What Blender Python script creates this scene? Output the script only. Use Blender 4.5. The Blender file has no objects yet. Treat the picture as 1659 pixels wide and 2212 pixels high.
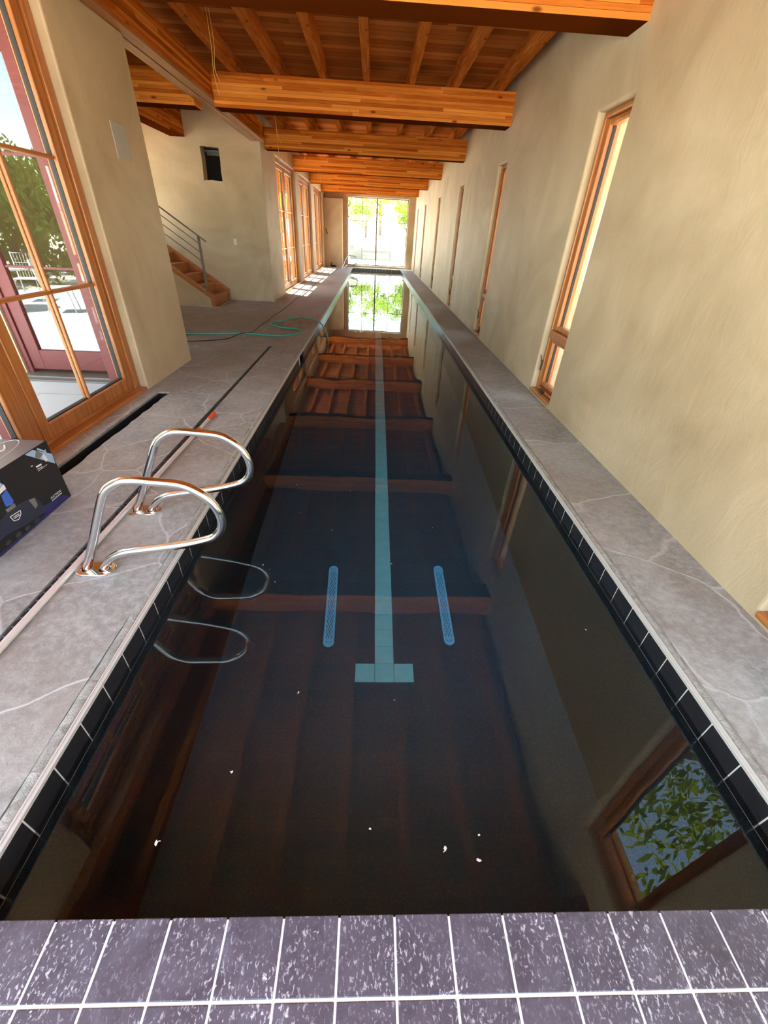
import bpy, bmesh, math, random
from mathutils import Vector, Matrix
random.seed(7)
sc = bpy.context.scene
COL = sc.collection
PI = math.pi

# ------------------------------------------------------------------ helpers
class MB:
    """collects shapes and links them as ONE mesh object"""
    def __init__(s):
        s.v = []; s.f = []; s.mi = []; s.sm = []
    def add(s, vs, fs, mi=0, sm=False):
        o = len(s.v); s.v += [tuple(v) for v in vs]
        for f in fs:
            s.f.append([o + i for i in f]); s.mi.append(mi); s.sm.append(sm)
        return s
    def box(s, x0, x1, y0, y1, z0, z1, mi=0):
        vs = [(x, y, z) for z in (z0, z1) for y in (y0, y1) for x in (x0, x1)]
        return s.add(vs, [(0, 2, 3, 1), (4, 5, 7, 6), (0, 1, 5, 4), (2, 6, 7, 3), (0, 4, 6, 2), (1, 3, 7, 5)], mi)
    def bbox(s, x0, x1, y0, y1, z0, z1, b=.004, mi=0, seg=2):
        bm = bmesh.new(); bmesh.ops.create_cube(bm, size=1)
        for v in bm.verts:
            v.co = ((x0 + x1) / 2 + v.co.x * (x1 - x0), (y0 + y1) / 2 + v.co.y * (y1 - y0), (z0 + z1) / 2 + v.co.z * (z1 - z0))
        b = min(b, .45 * min(x1 - x0, y1 - y0, z1 - z0))
        bmesh.ops.bevel(bm, geom=bm.edges[:], offset=b, segments=seg, affect='EDGES', profile=.5)
        return s.bm(bm, mi)
    def bm(s, bm, mi=0, sm=False, M=None):
        bm.verts.ensure_lookup_table(); bm.verts.index_update()
        s.add([(M @ v.co if M else v.co) for v in bm.verts], [[v.index for v in f.verts] for f in bm.faces], mi, sm)
        bm.free(); return s
    def prism(s, pts, fn, a, b, mi=0):
        """extrude the 2D outline pts between a and b; fn(u, v, w) -> xyz"""
        n = len(pts)
        vs = [fn(u, v, a) for u, v in pts] + [fn(u, v, b) for u, v in pts]
        fs = [list(range(n))[::-1], list(range(n, 2 * n))] + [(i, (i + 1) % n, n + (i + 1) % n, n + i) for i in range(n)]
        return s.add(vs, fs, mi)
    def tube(s, path, r, n=10, mi=0, caps=True, closed=False):
        P = [Vector(p) for p in path]; m = len(P)
        rr = r if isinstance(r, (list, tuple)) else [r] * m
        vs = []; up = None
        for i, p in enumerate(P):
            t = (P[(i + 1) % m] - P[i - 1]) if closed else (P[min(i + 1, m - 1)] - P[max(i - 1, 0)])
            t.normalize()
            if up is None:
                up = Vector((0, 0, 1)) if abs(t.z) < .9 else Vector((1, 0, 0))
            a = up - t * up.dot(t)
            if a.length < 1e-6: a = t.orthogonal()
            a.normalize(); up = a; b = t.cross(a)
            for k in range(n):
                c = 2 * PI * k / n
                vs.append(p + (a * math.cos(c) + b * math.sin(c)) * rr[i])
        fs = []
        for i in range(m if closed else m - 1):
            j = (i + 1) % m
            for k in range(n):
                fs.append((i * n + k, i * n + (k + 1) % n, j * n + (k + 1) % n, j * n + k))
        s.add(vs, fs, mi, True)
        if caps and not closed:
            s.add(vs[:n], [list(range(n))[::-1]], mi); s.add(vs[-n:], [list(range(n))], mi)
        return s
    def build(s, name, mats, parent=None):
        me = bpy.data.meshes.new(name)
        me.from_pydata(s.v, [], s.f)
        for m in (mats if isinstance(mats, (list, tuple)) else [mats]): me.materials.append(m)
        for p, mi, sm in zip(me.polygons, s.mi, s.sm):
            p.material_index = mi; p.use_smooth = sm
        bm = bmesh.new(); bm.from_mesh(me); bmesh.ops.recalc_face_normals(bm, faces=bm.faces[:]); bm.to_mesh(me); bm.free()
        me.update()
        o = bpy.data.objects.new(name, me); COL.objects.link(o)
        if parent: o.parent = parent
        return o

def tag(o, label, cat, group=None, kind=None):
    o['label'] = label; o['category'] = cat
    if group: o['group'] = group
    if kind: o['kind'] = kind
    return o
def struct(o, label=None, cat=None):
    o['kind'] = 'structure'
    if label: o['label'] = label
    if cat: o['category'] = cat
    return o
def empty(name, loc=(0, 0, 0), rz=0):
    o = bpy.data.objects.new(name, None); o.empty_display_size = .1
    o.location = loc; o.rotation_euler = (0, 0, rz); COL.objects.link(o); return o
def copy_tree(o, parent=None):
    c = o.copy(); COL.objects.link(c)
    if parent: c.parent = parent
    for ch in list(o.children): copy_tree(ch, c)
    return c
def smooth_path(pts, n=8):
    """Catmull-Rom through the points"""
    P = [Vector(p) for p in pts]; out = []
    for i in range(len(P) - 1):
        p0 = P[max(i - 1, 0)]; p1 = P[i]; p2 = P[i + 1]; p3 = P[min(i + 2, len(P) - 1)]
        for k in range(n):
            t = k / n
            out.append(.5 * ((2 * p1) + (p2 - p0) * t + (2 * p0 - 5 * p1 + 4 * p2 - p3) * t * t + (3 * p1 - p0 - 3 * p2 + p3) * t ** 3))
    out.append(P[-1]); return out

def slab(name, outer, holes, fn, t, mat, parent=None, bev=0, outer_bev=False):
    """flat plate with holes. outline in (u, v); fn(u, v, w) -> xyz with w in 0..t; rims on the w=0 side are rounded"""
    bm = bmesh.new(); hole_edges = []
    for k, loop in enumerate([outer] + holes):
        vs = [bm.verts.new((u, v, 0)) for u, v in loop]
        for i in range(len(vs)):
            e = bm.edges.new((vs[i], vs[(i + 1) % len(vs)]))
            if k or outer_bev: hole_edges.append(e)
    bmesh.ops.triangle_fill(bm, use_beauty=True, edges=bm.edges[:])
    bmesh.ops.recalc_face_normals(bm, faces=bm.faces[:])
    r = bmesh.ops.extrude_face_region(bm, geom=bm.faces[:] + bm.edges[:] + bm.verts[:], use_keep_orig=True)
    for v in [g for g in r['geom'] if isinstance(g, bmesh.types.BMVert)]: v.co.z += t
    bmesh.ops.recalc_face_normals(bm, faces=bm.faces[:])
    if bev:
        es = [e for e in hole_edges if e.is_valid]
        bmesh.ops.bevel(bm, geom=es, offset=bev, segments=3, affect='EDGES', profile=.5, clamp_overlap=True)
    for v in bm.verts: v.co = fn(v.co.x, v.co.y, v.co.z)
    bmesh.ops.recalc_face_normals(bm, faces=bm.faces[:])
    me = bpy.data.meshes.new(name); bm.to_mesh(me); bm.free()
    me.materials.append(mat)
    o = bpy.data.objects.new(name, me); COL.objects.link(o)
    if parent: o.parent = parent
    return o
def rect(a, b, c, d): return [(a, c), (b, c), (b, d), (a, d)]

# ------------------------------------------------------------------ materials
class NT:
    def __init__(s, name):
        s.m = bpy.data.materials.new(name); s.m.use_nodes = True
        s.t = s.m.node_tree; s.t.nodes.clear()
        s.out = s.n('ShaderNodeOutputMaterial')
    def n(s, typ, _ins=None, **kw):
        nd = s.t.nodes.new(typ)
        for k, v in kw.items(): setattr(nd, k, v)
        for k, v in (_ins or {}).items(): s.set(nd, k, v)
        return nd
    def set(s, nd, k, v):
        i = nd.inputs[k]
        if hasattr(v, 'is_output') and v.is_output: s.t.links.new(v, i)
        elif hasattr(v, 'outputs'): s.t.links.new(v.outputs[0], i)
        elif isinstance(v, (tuple, list)) and len(v) == 3 and i.type == 'RGBA': i.default_value = (*v, 1)
        else: i.default_value = v
    def math(s, op, a, b=0.0, c=None):
        nd = s.n('ShaderNodeMath', operation=op); s.set(nd, 0, a); s.set(nd, 1, b)
        if c is not None: s.set(nd, 2, c)
        return nd.outputs[0]
    def mix(s, f, a, b, mode='MIX'):
        nd = s.n('ShaderNodeMix', data_type='RGBA', blend_type=mode)
        s.set(nd, 0, f); s.set(nd, 6, a); s.set(nd, 7, b); return nd.outputs[2]
    def ramp(s, f, stops):
        nd = s.n('ShaderNodeValToRGB'); s.set(nd, 0, f); e = nd.color_ramp.elements
        while len(e) < len(stops): e.new(.5)
        for el, (p, c) in zip(e, stops): el.position = p; el.color = (*c, 1) if len(c) == 3 else c
        return nd.outputs[0]
    def coord(s, scale=(1, 1, 1), which='Object', loc=(0, 0, 0)):
        tc = s.n('ShaderNodeTexCoord'); mp = s.n('ShaderNodeMapping', {'Vector': tc.outputs[which], 'Scale': scale, 'Location': loc})
        return mp.outputs[0]
    def noise(s, vec, scale, detail=4, rough=.55, dist=0.0):
        return s.n('ShaderNodeTexNoise', {'Vector': vec, 'Scale': scale, 'Detail': detail, 'Roughness': rough, 'Distortion': dist}).outputs[0]
    def bump(s, h, strength=.3, dist=.01):
        return s.n('ShaderNodeBump', {'Height': h, 'Strength': strength, 'Distance': dist}).outputs[0]
    def pbr(s, **kw):
        nd = s.n('ShaderNodeBsdfPrincipled')
        for k, v in kw.items():
            if v is not None: s.set(nd, k.replace('_', ' '), v)
        s.t.links.new(nd.outputs[0], s.out.inputs[0]); return nd
def plain(name, col, rough=.5, metal=0.0, **kw):
    t = NT(name); v = t.coord(); h = t.noise(v, 30, 3)
    c = t.mix(.25, col, t.mix(h, tuple(x * .75 for x in col), tuple(min(1, x * 1.2) for x in col)))
    t.pbr(Base_Color=c, Roughness=rough, Metallic=metal, **kw); return t.m

def wood(name, axis, dark, mid, light, lam=None, lamaxis=2, rough=.55, knots=True, plank=None):
    """axis: grain direction 0/1/2; lam: laminate thickness stacked along lamaxis"""
    t = NT(name)
    sc_ = [9.0, 9.0, 9.0]; sc_[axis] = .55
    v = t.coord(tuple(sc_))
    g1 = t.noise(v, 3.0, 6, .62, .6); g2 = t.noise(v, 14.0, 4, .6)
    g = t.math('ADD', t.math('MULTIPLY', g1, .75), t.math('MULTIPLY', g2, .25))
    c = t.ramp(g, [(.3, dark), (.5, mid), (.72, light)])
    bumph = g
    if lam:
        tc = t.n('ShaderNodeTexCoord'); sp = t.n('ShaderNodeSeparateXYZ', {0: tc.outputs['Object']})
        k = t.math('FLOOR', t.math('DIVIDE', sp.outputs[lamaxis], lam))
        off = t.n('ShaderNodeTexWhiteNoise', {'W': k}, noise_dimensions='1D').outputs[0]
        seg = t.math('FLOOR', t.math('ADD', t.math('DIVIDE', sp.outputs[axis], 2.6 if not plank else plank), t.math('MULTIPLY', off, 7.0)))
        cv = t.n('ShaderNodeCombineXYZ', {0: k, 1: seg})
        rnd = t.n('ShaderNodeTexWhiteNoise', {'Vector': cv.outputs[0]}, noise_dimensions='2D').outputs[0]
        tone = t.ramp(rnd, [(0, tuple(x * .62 for x in dark)), (.45, mid), (.8, light), (1, tuple(min(1, x * 1.25) for x in light))])
        c = t.mix(.52, c, tone)
        fr = t.math('FRACT', t.math('DIVIDE', sp.outputs[lamaxis], lam))
        line = t.math('LESS_THAN', t.math('ABSOLUTE', t.math('SUBTRACT', fr, .5)), .475)
        c = t.mix(line, tuple(x * .35 for x in dark), c)
    if knots:
        ks = [6.0, 6.0, 6.0]; ks[axis] = 2.4
        kv = t.coord(tuple(ks))
        vo = t.n('ShaderNodeTexVoronoi', {'Vector': kv, 'Scale': 1.0, 'Randomness': 1.0})
        kn = t.ramp(vo.outputs['Distance'], [(.05, (1, 1, 1)), (.13, (0, 0, 0))])
        c = t.mix(t.math('MULTIPLY', kn, .8), c, (.07, .018, .005))
    nd = t.pbr(Base_Color=c, Roughness=rough, Normal=t.bump(bumph, .15, .004))
    nd.inputs['Specular IOR Level'].default_value = .5 if rough < .5 else 0.0
    return t.m

BD, BMI, BL = (.24, .048, .006), (.50, .125, .014), (.80, .32, .060)
M = {}
M['glulam_x'] = wood('glulam along x', 0, BD, BMI, BL, .038)
M['glulam_y'] = wood('glulam along y', 1, BD, BMI, BL, .038)
M['joist'] = wood('joist timber', 1, (.24, .055, .009), (.45, .13, .022), (.66, .25, .06))
M['deck'] = wood('ceiling boards', 0, (.28, .075, .016), (.42, .125, .028), (.54, .19, .05), .14, 1, .6, False, 3.0)
FD, FM, FL = (.22, .065, .013), (.42, .15, .035), (.56, .23, .06)
for a, n in ((0, 'x'), (1, 'y'), (2, 'z')):
    M['fr_' + n] = wood('varnished frame wood ' + n, a, FD, FM, FL, rough=.3, knots=False)
    M['st_' + n] = wood('stair fir ' + n, a, (.25, .08, .02), (.42, .16, .045), (.52, .22, .07), rough=.35, knots=False)

def stucco():
    t = NT('troweled tan plaster'); v = t.coord()
    a = t.noise(v, .9, 5, .6, .8); b = t.noise(v, 5.0, 5, .6, .5)
    a = t.ramp(a, [(.34, (0, 0, 0)), (.66, (1, 1, 1))])
    c = t.mix(a, (.41, .30, .165), (.62, .49, .31))
    c = t.mix(t.math('MULTIPLY', b, .45), c, (.50, .46, .34))
    vs = t.coord((1.0, 1.0, .45)); st = t.noise(vs, 7.0, 4, .6, 1.0); fine = t.noise(v, 160, 2)
    h = t.math('ADD', t.math('MULTIPLY', st, 1.0), t.math('MULTIPLY', fine, .12))
    t.pbr(Base_Color=c, Roughness=t.math('ADD', .44, t.math('MULTIPLY', b, .2)), Normal=t.bump(h, .35, .012)); return t.m
M['stucco'] = stucco()

def stone():
    t = NT('stamped grey concrete deck'); v = t.coord()
    w = t.n('ShaderNodeTexNoise', {'Vector': v, 'Scale': 2.2, 'Detail': 4.0})
    wv = t.n('ShaderNodeVectorMath', {0: w.outputs[1], 1: (.20, .20, .20)}, operation='MULTIPLY').outputs[0]
    vv = t.n('ShaderNodeVectorMath', {0: v, 1: wv}, operation='ADD').outputs[0]
    vo = t.n('ShaderNodeTexVoronoi', {'Vector': vv, 'Scale': 1.5}, feature='DISTANCE_TO_EDGE')
    cell = t.n('ShaderNodeTexVoronoi', {'Vector': vv, 'Scale': 1.5})
    joint = t.ramp(vo.outputs['Distance'], [(.003, (1, 1, 1)), (.016, (0, 0, 0))])
    a = t.noise(v, 2.2, 6, .65, .6); b = t.noise(v, 22, 5, .7); f = t.noise(v, 170, 2, .5)
    c = t.ramp(a, [(.28, (.185, .19, .165)), (.5, (.31, .325, .295)), (.72, (.45, .475, .44))])
    c = t.mix(.28, c, t.mix(cell.outputs['Color'], (.235, .21, .185), (.41, .43, .40)))
    c = t.mix(t.ramp(b, [(.42, (0, 0, 0)), (.72, (.65, .65, .65))]), c, (.55, .575, .55))
    c = t.mix(t.ramp(t.noise(v, 1.1, 4, .6, .8), [(.48, (0, 0, 0)), (.68, (.55, .55, .55))]), c, (.265, .225, .18))
    pit = t.ramp(f, [(.3, (1, 1, 1)), (.42, (0, 0, 0))])
    c = t.mix(t.math('MULTIPLY', pit, .35), c, (.13, .115, .11))
    # browner further along the deck, and dark blotches
    sp = t.n('ShaderNodeSeparateXYZ', {0: v})
    far = t.n('ShaderNodeMapRange', {0: sp.outputs[1], 1: 4.5, 2: 9.0}).outputs[0]
    c = t.mix(t.math('MULTIPLY', far, .55), c, (.26, .185, .15))
    blot = t.ramp(t.noise(v, 3.6, 5, .7, 1.2), [(.66, (0, 0, 0)), (.74, (1, 1, 1))])
    c = t.mix(t.math('MULTIPLY', blot, .5), c, (.14, .10, .08))
    nearj = t.math('MULTIPLY', t.math('MULTIPLY', joint, t.ramp(t.noise(v, 1.7, 3), [(.3, (.3, .3, .3)), (.6, (1, 1, 1))])), t.math('SUBTRACT', .8, t.math('MULTIPLY', far, .45)))
    c = t.mix(nearj, c, (.57, .60, .57))
    h = t.math('ADD', t.math('MULTIPLY', b, .6), t.math('ADD', t.math('MULTIPLY', a, 1.0), t.math('MULTIPLY', joint, .25)))
    t.pbr(Base_Color=c, Roughness=t.math('ADD', .38, t.math('MULTIPLY', b, .35)), Normal=t.bump(h, .5, .012)); return t.m
M['stone'] = stone()

def mortar():
    t = NT('rough coping mortar'); v = t.coord(); a = t.noise(v, 18, 6, .7, .5)
    c = t.ramp(a, [(.3, (.24, .25, .21)), (.6, (.42, .43, .38)), (.8, (.55, .55, .50))])
    t.pbr(Base_Color=c, Roughness=.8, Normal=t.bump(a, .8, .02)); return t.m
M['mortar'] = mortar()
M['strip'] = plain('pale edge strip', (.55, .55, .50), .45)
M['grout'] = plain('white grout', (.78, .76, .71), .7)

def slate_tile():
    t = NT('waterline tile'); v = t.coord(); a = t.noise(v, 9, 5, .6, .4); s = t.noise(v, 90, 3, .7)
    c = t.mix(a, (.010, .011, .013), (.030, .030, .034))
    # lime crust just under the coping
    sp = t.n('ShaderNodeSeparateXYZ', {0: v})
    top = t.ramp(sp.outputs[2], [(0, (0, 0, 0)), (1, (1, 1, 1))])
    band = t.n('ShaderNodeMapRange', {0: sp.outputs[2], 1: -.03, 2: -.012}).outputs[0]
    crust = t.math('MULTIPLY', band, t.ramp(s, [(.56, (0, 0, 0)), (.66, (1, 1, 1))]))
    c = t.mix(t.math('MULTIPLY', crust, .45), c, (.4, .4, .38))
    t.pbr(Base_Color=c, Roughness=.28, Normal=t.bump(a, .12, .004)); return t.m
M['wtile'] = slate_tile()

def ledge_tile():
    t = NT('purple grey slate tile with lime spots'); v = t.coord()
    a = t.noise(v, 7, 6, .65, .6); b = t.noise(v, 34, 5, .7, .6); vs = t.coord((1, .6, 1)); s = t.noise(vs, 120, 4, .65, .6)
    c = t.ramp(a, [(.3, (.030, .028, .040)), (.55, (.070, .067, .090)), (.75, (.125, .122, .160))])
    c = t.mix(t.math('MULTIPLY', b, .35), c, (.19, .19, .24))
    mask = t.ramp(t.noise(v, 4.5, 3, .5), [(.42, (.15, .15, .15)), (.62, (1, 1, 1))])
    sp = t.math('MULTIPLY', t.ramp(s, [(.55, (0, 0, 0)), (.64, (1, 1, 1))]), mask)
    c = t.mix(t.math('MULTIPLY', sp, .85), c, (.72, .72, .78))
    t.pbr(Base_Color=c, Roughness=t.math('ADD', .25, t.math('MULTIPLY', b, .3)), Normal=t.bump(t.math('ADD', a, t.math('MULTIPLY', b, .4)), .25, .008)); return t.m
M['ltile'] = ledge_tile()

def plaster_dark(nm, c1, c2):
    t = NT(nm); v = t.coord(); a = t.noise(v, 3, 4); s = t.noise(v, 150, 2, .6)
    c = t.mix(a, c1, c2)
    c = t.mix(t.math('MULTIPLY', t.ramp(s, [(.52, (0, 0, 0)), (.68, (1, 1, 1))]), .7), c, (.08, .14, .18))
    t.pbr(Base_Color=c, Roughness=.7); return t.m
M['pool'] = plaster_dark('dark pebble wall plaster', (.006, .010, .014), (.012, .020, .026))
M['poolfloor'] = plaster_dark('blue black pebble floor with depth tint', (.008, .046, .076), (.016, .085, .130))  # blue black speckle, with the teal of the water depth put into the colour

def lane_tile():
    t = NT('pale blue lane tile'); v = t.coord(); a = t.noise(v, 12, 5, .6); s = t.noise(v, 26, 5, .7)
    c = t.mix(a, (.13, .56, .66), (.24, .74, .84))
    c = t.mix(t.math('MULTIPLY', t.ramp(s, [(.64, (0, 0, 0)), (.72, (1, 1, 1))]), .7), c, (.05, .16, .2))
    t.pbr(Base_Color=c, Roughness=.5); return t.m
M['lane'] = lane_tile()
M['drain_tint'] = plain('white plastic with water tint', (.15, .62, 1.0), .5)  # covers are white; the blue cast of the water is put into the colour

def water():
    t = NT('still pool water')
    v = t.coord((1, .55, 1))
    h = t.noise(v, 2.1, 2, .45, .3)
    nrm = t.bump(h, 1.0, .0022)
    g = t.n('ShaderNodeBsdfGlass', {'Color': (.95, 1.0, 1.0), 'Roughness': 0.0, 'IOR': 1.333, 'Normal': nrm})
    gl = t.n('ShaderNodeBsdfGlossy', {'Color': (1, 1, 1), 'Roughness': 0.0, 'Normal': nrm})
    mx = t.n('ShaderNodeMixShader', {0: .017, 1: g.outputs[0], 2: gl.outputs[0]})
    t.t.links.new(mx.outputs[0], t.out.inputs[0]); return t.m
M['water'] = water()

def pane(name, refl, tint=(.96, .98, .97)):
    t = NT(name)
    ge = t.n('ShaderNodeNewGeometry')
    dt = t.n('ShaderNodeVectorMath', {0: ge.outputs['Incoming'], 1: ge.outputs['Normal']}, operation='DOT_PRODUCT').outputs['Value']
    fr = t.math('MULTIPLY_ADD', t.math('POWER', t.math('SUBTRACT', 1.0, t.math('ABSOLUTE', dt)), 5.0), .96, .04)
    f = t.math('MINIMUM', t.math('ADD', fr, refl), 1.0)
    a = t.n('ShaderNodeBsdfTransparent', {'Color': tint}); b = t.n('ShaderNodeBsdfGlossy', {'Roughness': 0.0, 'Color': (1, 1, 1)})
    m = t.n('ShaderNodeMixShader', {0: f, 1: a.outputs[0], 2: b.outputs[0]})
    t.t.links.new(m.outputs[0], t.out.inputs[0]); return t.m
M['pane'] = pane('window glass', 0.0)
M['pane_coated'] = pane('coated door glass', .04)
M['steel'] = plain('polished stainless steel', (.70, .70, .69), .13, 1.0)
M['brushed'] = plain('brushed steel', (.22, .20, .185), .45, .8)
M['alu'] = plain('aluminium tube', (.80, .77, .74), .5, .45)
M['redcap'] = plain('orange red plastic', (.86, .10, .025), .4)
M['redclad'] = plain('red painted cladding', (.17, .026, .026), .5)
M['darkwood'] = plain('dark stained wood', (.10, .045, .022), .5)
M['gasket'] = plain('black gasket', (.015, .015, .015), .6)
M['black'] = plain('black plastic', (.012, .012, .014), .45)
M['void'] = plain('near black hole shade', (.004, .004, .004), .9)  # near black stands in for the shade inside holes
M['duct'] = plain('dusty sheet metal', (.12, .13, .12), .6)
M['plate'] = plain('grey blank plate', (.42, .41, .38), .6)
M['white'] = plain('white plastic', (.78, .76, .70), .4)
M['hose'] = plain('teal rubber hose', (.045, .36, .27), .4)
M['cord'] = plain('black rubber cord', (.016, .012, .014), .5)
M['cream'] = plain('cream cable', (.62, .50, .30), .5)
M['string'] = plain('yellow twine', (.72, .42, .10), .8)
M['carton'] = plain('printed black carton', (.010, .011, .012), .35)
M['cartontop'] = plain('printed grey carton', (.16, .145, .145), .35)
M['inkblue'] = plain('blue ink', (.022, .026, .12), .4)
M['inkpale'] = plain('pale blue ink', (.35, .50, .72), .4)
M['inkcobalt'] = plain('cobalt ink', (.05, .14, .55), .4)
M['inkwhite'] = plain('white ink', (.80, .80, .80), .4)
M['inknavy'] = plain('navy ink', (.022, .030, .055), .4)
M['inktread'] = plain('dark grey ink', (.045, .045, .042), .4)
M['inkgrey'] = plain('grey ink', (.20, .19, .17), .4)
M['brush'] = plain('black bristle', (.02, .016, .016), .9)
M['speck'] = plain('pale floating fleck', (.80, .80, .78), .7)
M['leafbrown'] = plain('dry brown leaf', (.42, .25, .09), .6)

def gravel(name, c1, c2, s=9):
    t = NT(name); v = t.coord(); a = t.noise(v, .5, 5, .6); b = t.noise(v, s, 5, .7)
    t.pbr(Base_Color=t.mix(t.math('MULTIPLY', t.math('ADD', a, b), .5), c1, c2), Roughness=.9, Normal=t.bump(b, .4, .03)); return t.m
M['ground'] = gravel('pale dry ground', (.40, .34, .26), (.70, .64, .54))
M['bank'] = gravel('ochre earth bank', (.36, .19, .06), (.55, .33, .14))
def patio_mat():
    t = NT('bluestone patio paving'); v = t.coord()
    br = t.n('ShaderNodeTexBrick', {'Vector': v, 'Color1': (.36, .42, .46), 'Color2': (.44, .51, .55), 'Mortar': (.16, .16, .16), 'Scale': 1.0, 'Mortar Size': .008, 'Brick Width': 1.2, 'Row Height': .75})
    c = t.mix(.3, br.outputs[0], t.mix(t.noise(v, 5, 5), (.34, .40, .43), (.52, .58, .61)))
    t.pbr(Base_Color=c, Roughness=.6); return t.m
M['patio'] = patio_mat()
def leaf_mat(name, c1, c2):
    t = NT(name); v = t.coord(); a = t.noise(v, 1.7, 3)
    c = t.mix(a, c1, c2)
    d = t.n('ShaderNodeBsdfDiffuse', {'Color': c}); tr = t.n('ShaderNodeBsdfTranslucent', {'Color': t.mix(.5, c, (.45, .55, .05))})
    m = t.n('ShaderNodeMixShader', {0: .4, 1: d.outputs[0], 2: tr.outputs[0]})
    t.t.links.new(m.outputs[0], t.out.inputs[0]); return t.m
M['leaf'] = leaf_mat('green leaves', (.07, .15, .025), (.20, .30, .06))
M['leaf2'] = leaf_mat('dark oak leaves', (.035, .08, .02), (.10, .16, .04))
M['bark'] = wood('bark', 2, (.05, .035, .025), (.10, .075, .055), (.17, .13, .10), rough=.9, knots=False)
M['roofgrey'] = plain('grey shed roof', (.10, .115, .115), .6)
M['wire'] = plain('white painted steel', (.75, .75, .72), .4)
M['cushion'] = plain('blue cushion', (.10, .30, .50), .8)

# ------------------------------------------------------------------ layout constants (metres)
XL, XR = -1.065, 1.428          # pool walls
WL, WR = -2.495, 2.03           # room walls
YN, YF = .303, 24.9             # pool ends
ZW = -.108                      # water level
ZB = -1.65                      # pool bottom
YB = -1.6                       # the room runs on behind the viewer to here
YE = 25.45                      # far wall face
DK = 3.57                       # underside of the ceiling boards
P = .1527                       # tile pitch

# ------------------------------------------------------------------ floor and pool
EDL, EDR = XL - .062, XR + .062
def wob(a, b, y0, y1, n, amp):
    return [(a + random.uniform(-amp, amp), y0 + (y1 - y0) * i / n) for i in range(n + 1)]
outer = [(-5.6, 5.35), (-2.78, 5.35), (-2.78, YB), (EDL, YB)] + wob(EDL, 0, YB + .1, 24.9, 110, .004)[1:] + \
        [(EDL, 24.93), (EDR, 24.93)] + wob(EDR, 0, YB + .1, 24.9, 110, .004)[::-1][:-1] + [(EDR, YB), (2.16, YB), (2.16, 25.7), (-2.78, 25.7), (-2.78, 11.75), (-5.6, 11.75)]
def jag(x0, x1, y0, y1, n, amp):
    r = [(x0 + random.uniform(-amp, amp), y0 + (y1 - y0) * i / n) for i in range(n + 1)]
    l = [(x1 + random.uniform(-amp, amp), y0 + (y1 - y0) * i / n) for i in range(n + 1)]
    return r + l[::-1]
floor = slab('floor', outer, [jag(-2.36, -2.235, 1.1, 4.56, 44, .008), rect(-1.636, -1.59, -1.5, 6.96)],
             lambda u, v, w: (u, v, -w), .13, M['stone'], bev=.004)
struct(floor, 'grey stamped concrete pool deck with pale joint lines', 'floor')
# bed under the two slots; near-black liner paints in the trench shade
b = MB(); b.box(-2.349, -2.343, 1.105, 4.555, -.31, -.016); b.box(-2.252, -2.246, 1.105, 4.555, -.31, -.016); b.box(-2.349, -2.246, 4.546, 4.552, -.31, -.016); b.box(-2.42, -2.18, 1.0, 4.62, -.36, -.30); b.box(-2.40, -2.37, 1.0, 4.62, -.30, -.131); b.box(-2.225, -2.195, 1.0, 4.62, -.30, -.131)
b.box(-2.40, -2.195, 4.565, 4.62, -.30, -.131)
struct(b.build('trim_1', M['void']), 'rough open trench in the deck along the door sill', 'trench')
dg = MB()
for i in range(150):
    y = -1.3 + i * .055
    dg.bbox(-1.634, -1.592, y, y + .042, -.03, -.004 + random.uniform(-.002, .001), .006, 0, 1)
dg.box(-1.635, -1.591, -1.49, 6.95, -.05, -.02)
tag(dg.build('deck_drain', M['black']), 'narrow black deck drain strip running along the left deck', 'drain')

# mortar band + pale strip around the pool
def edge_band(side):
    s = -1 if side == 'l' else 1
    X = XL if side == 'l' else XR
    m = MB(); n = 240; rows = []
    for i in range(n + 1):
        y = -.4 + (24.93 + .4) * i / n
        w = random.uniform(-.004, .004)
        rows.append([(X + s * .066 + s * w, y, -.03), (X + s * (.060 + w), y, .001 + random.uniform(-.002, .002)), (X + s * .040, y, .003 + random.uniform(-.003, .003)), (X + s * (.024 + w * .5), y, -.003 + random.uniform(-.002, .002)), (X + s * .020, y, -.012), (X + s * .020, y, -.03)])
    k = 6
    m.add([p for r in rows for p in r], [(i * k + j, i * k + j + 1, (i + 1) * k + j + 1, (i + 1) * k + j) for i in range(n) for j in range(k - 1)], 0, True)
    o = m.build('trim_2' if side == 'l' else 'trim_3', M['mortar'])
    st = MB(); a, c = sorted((X + s * .022, X + s * .001)); st.bbox(a, c, -.4, 24.93, -.016, -.003, .003)
    a, c = sorted((X + s * .020, X + s * .014)); st.bbox(a, c, -.4, 24.93, -.01, .0015, .002)
    st.build('edge_strip', M['strip'], o)
    struct(o, 'rough grey mortar edge along the %s side of the pool' % ('left' if side == 'l' else 'right'), 'pool edge')
edge_band('l'); edge_band('r')

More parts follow.
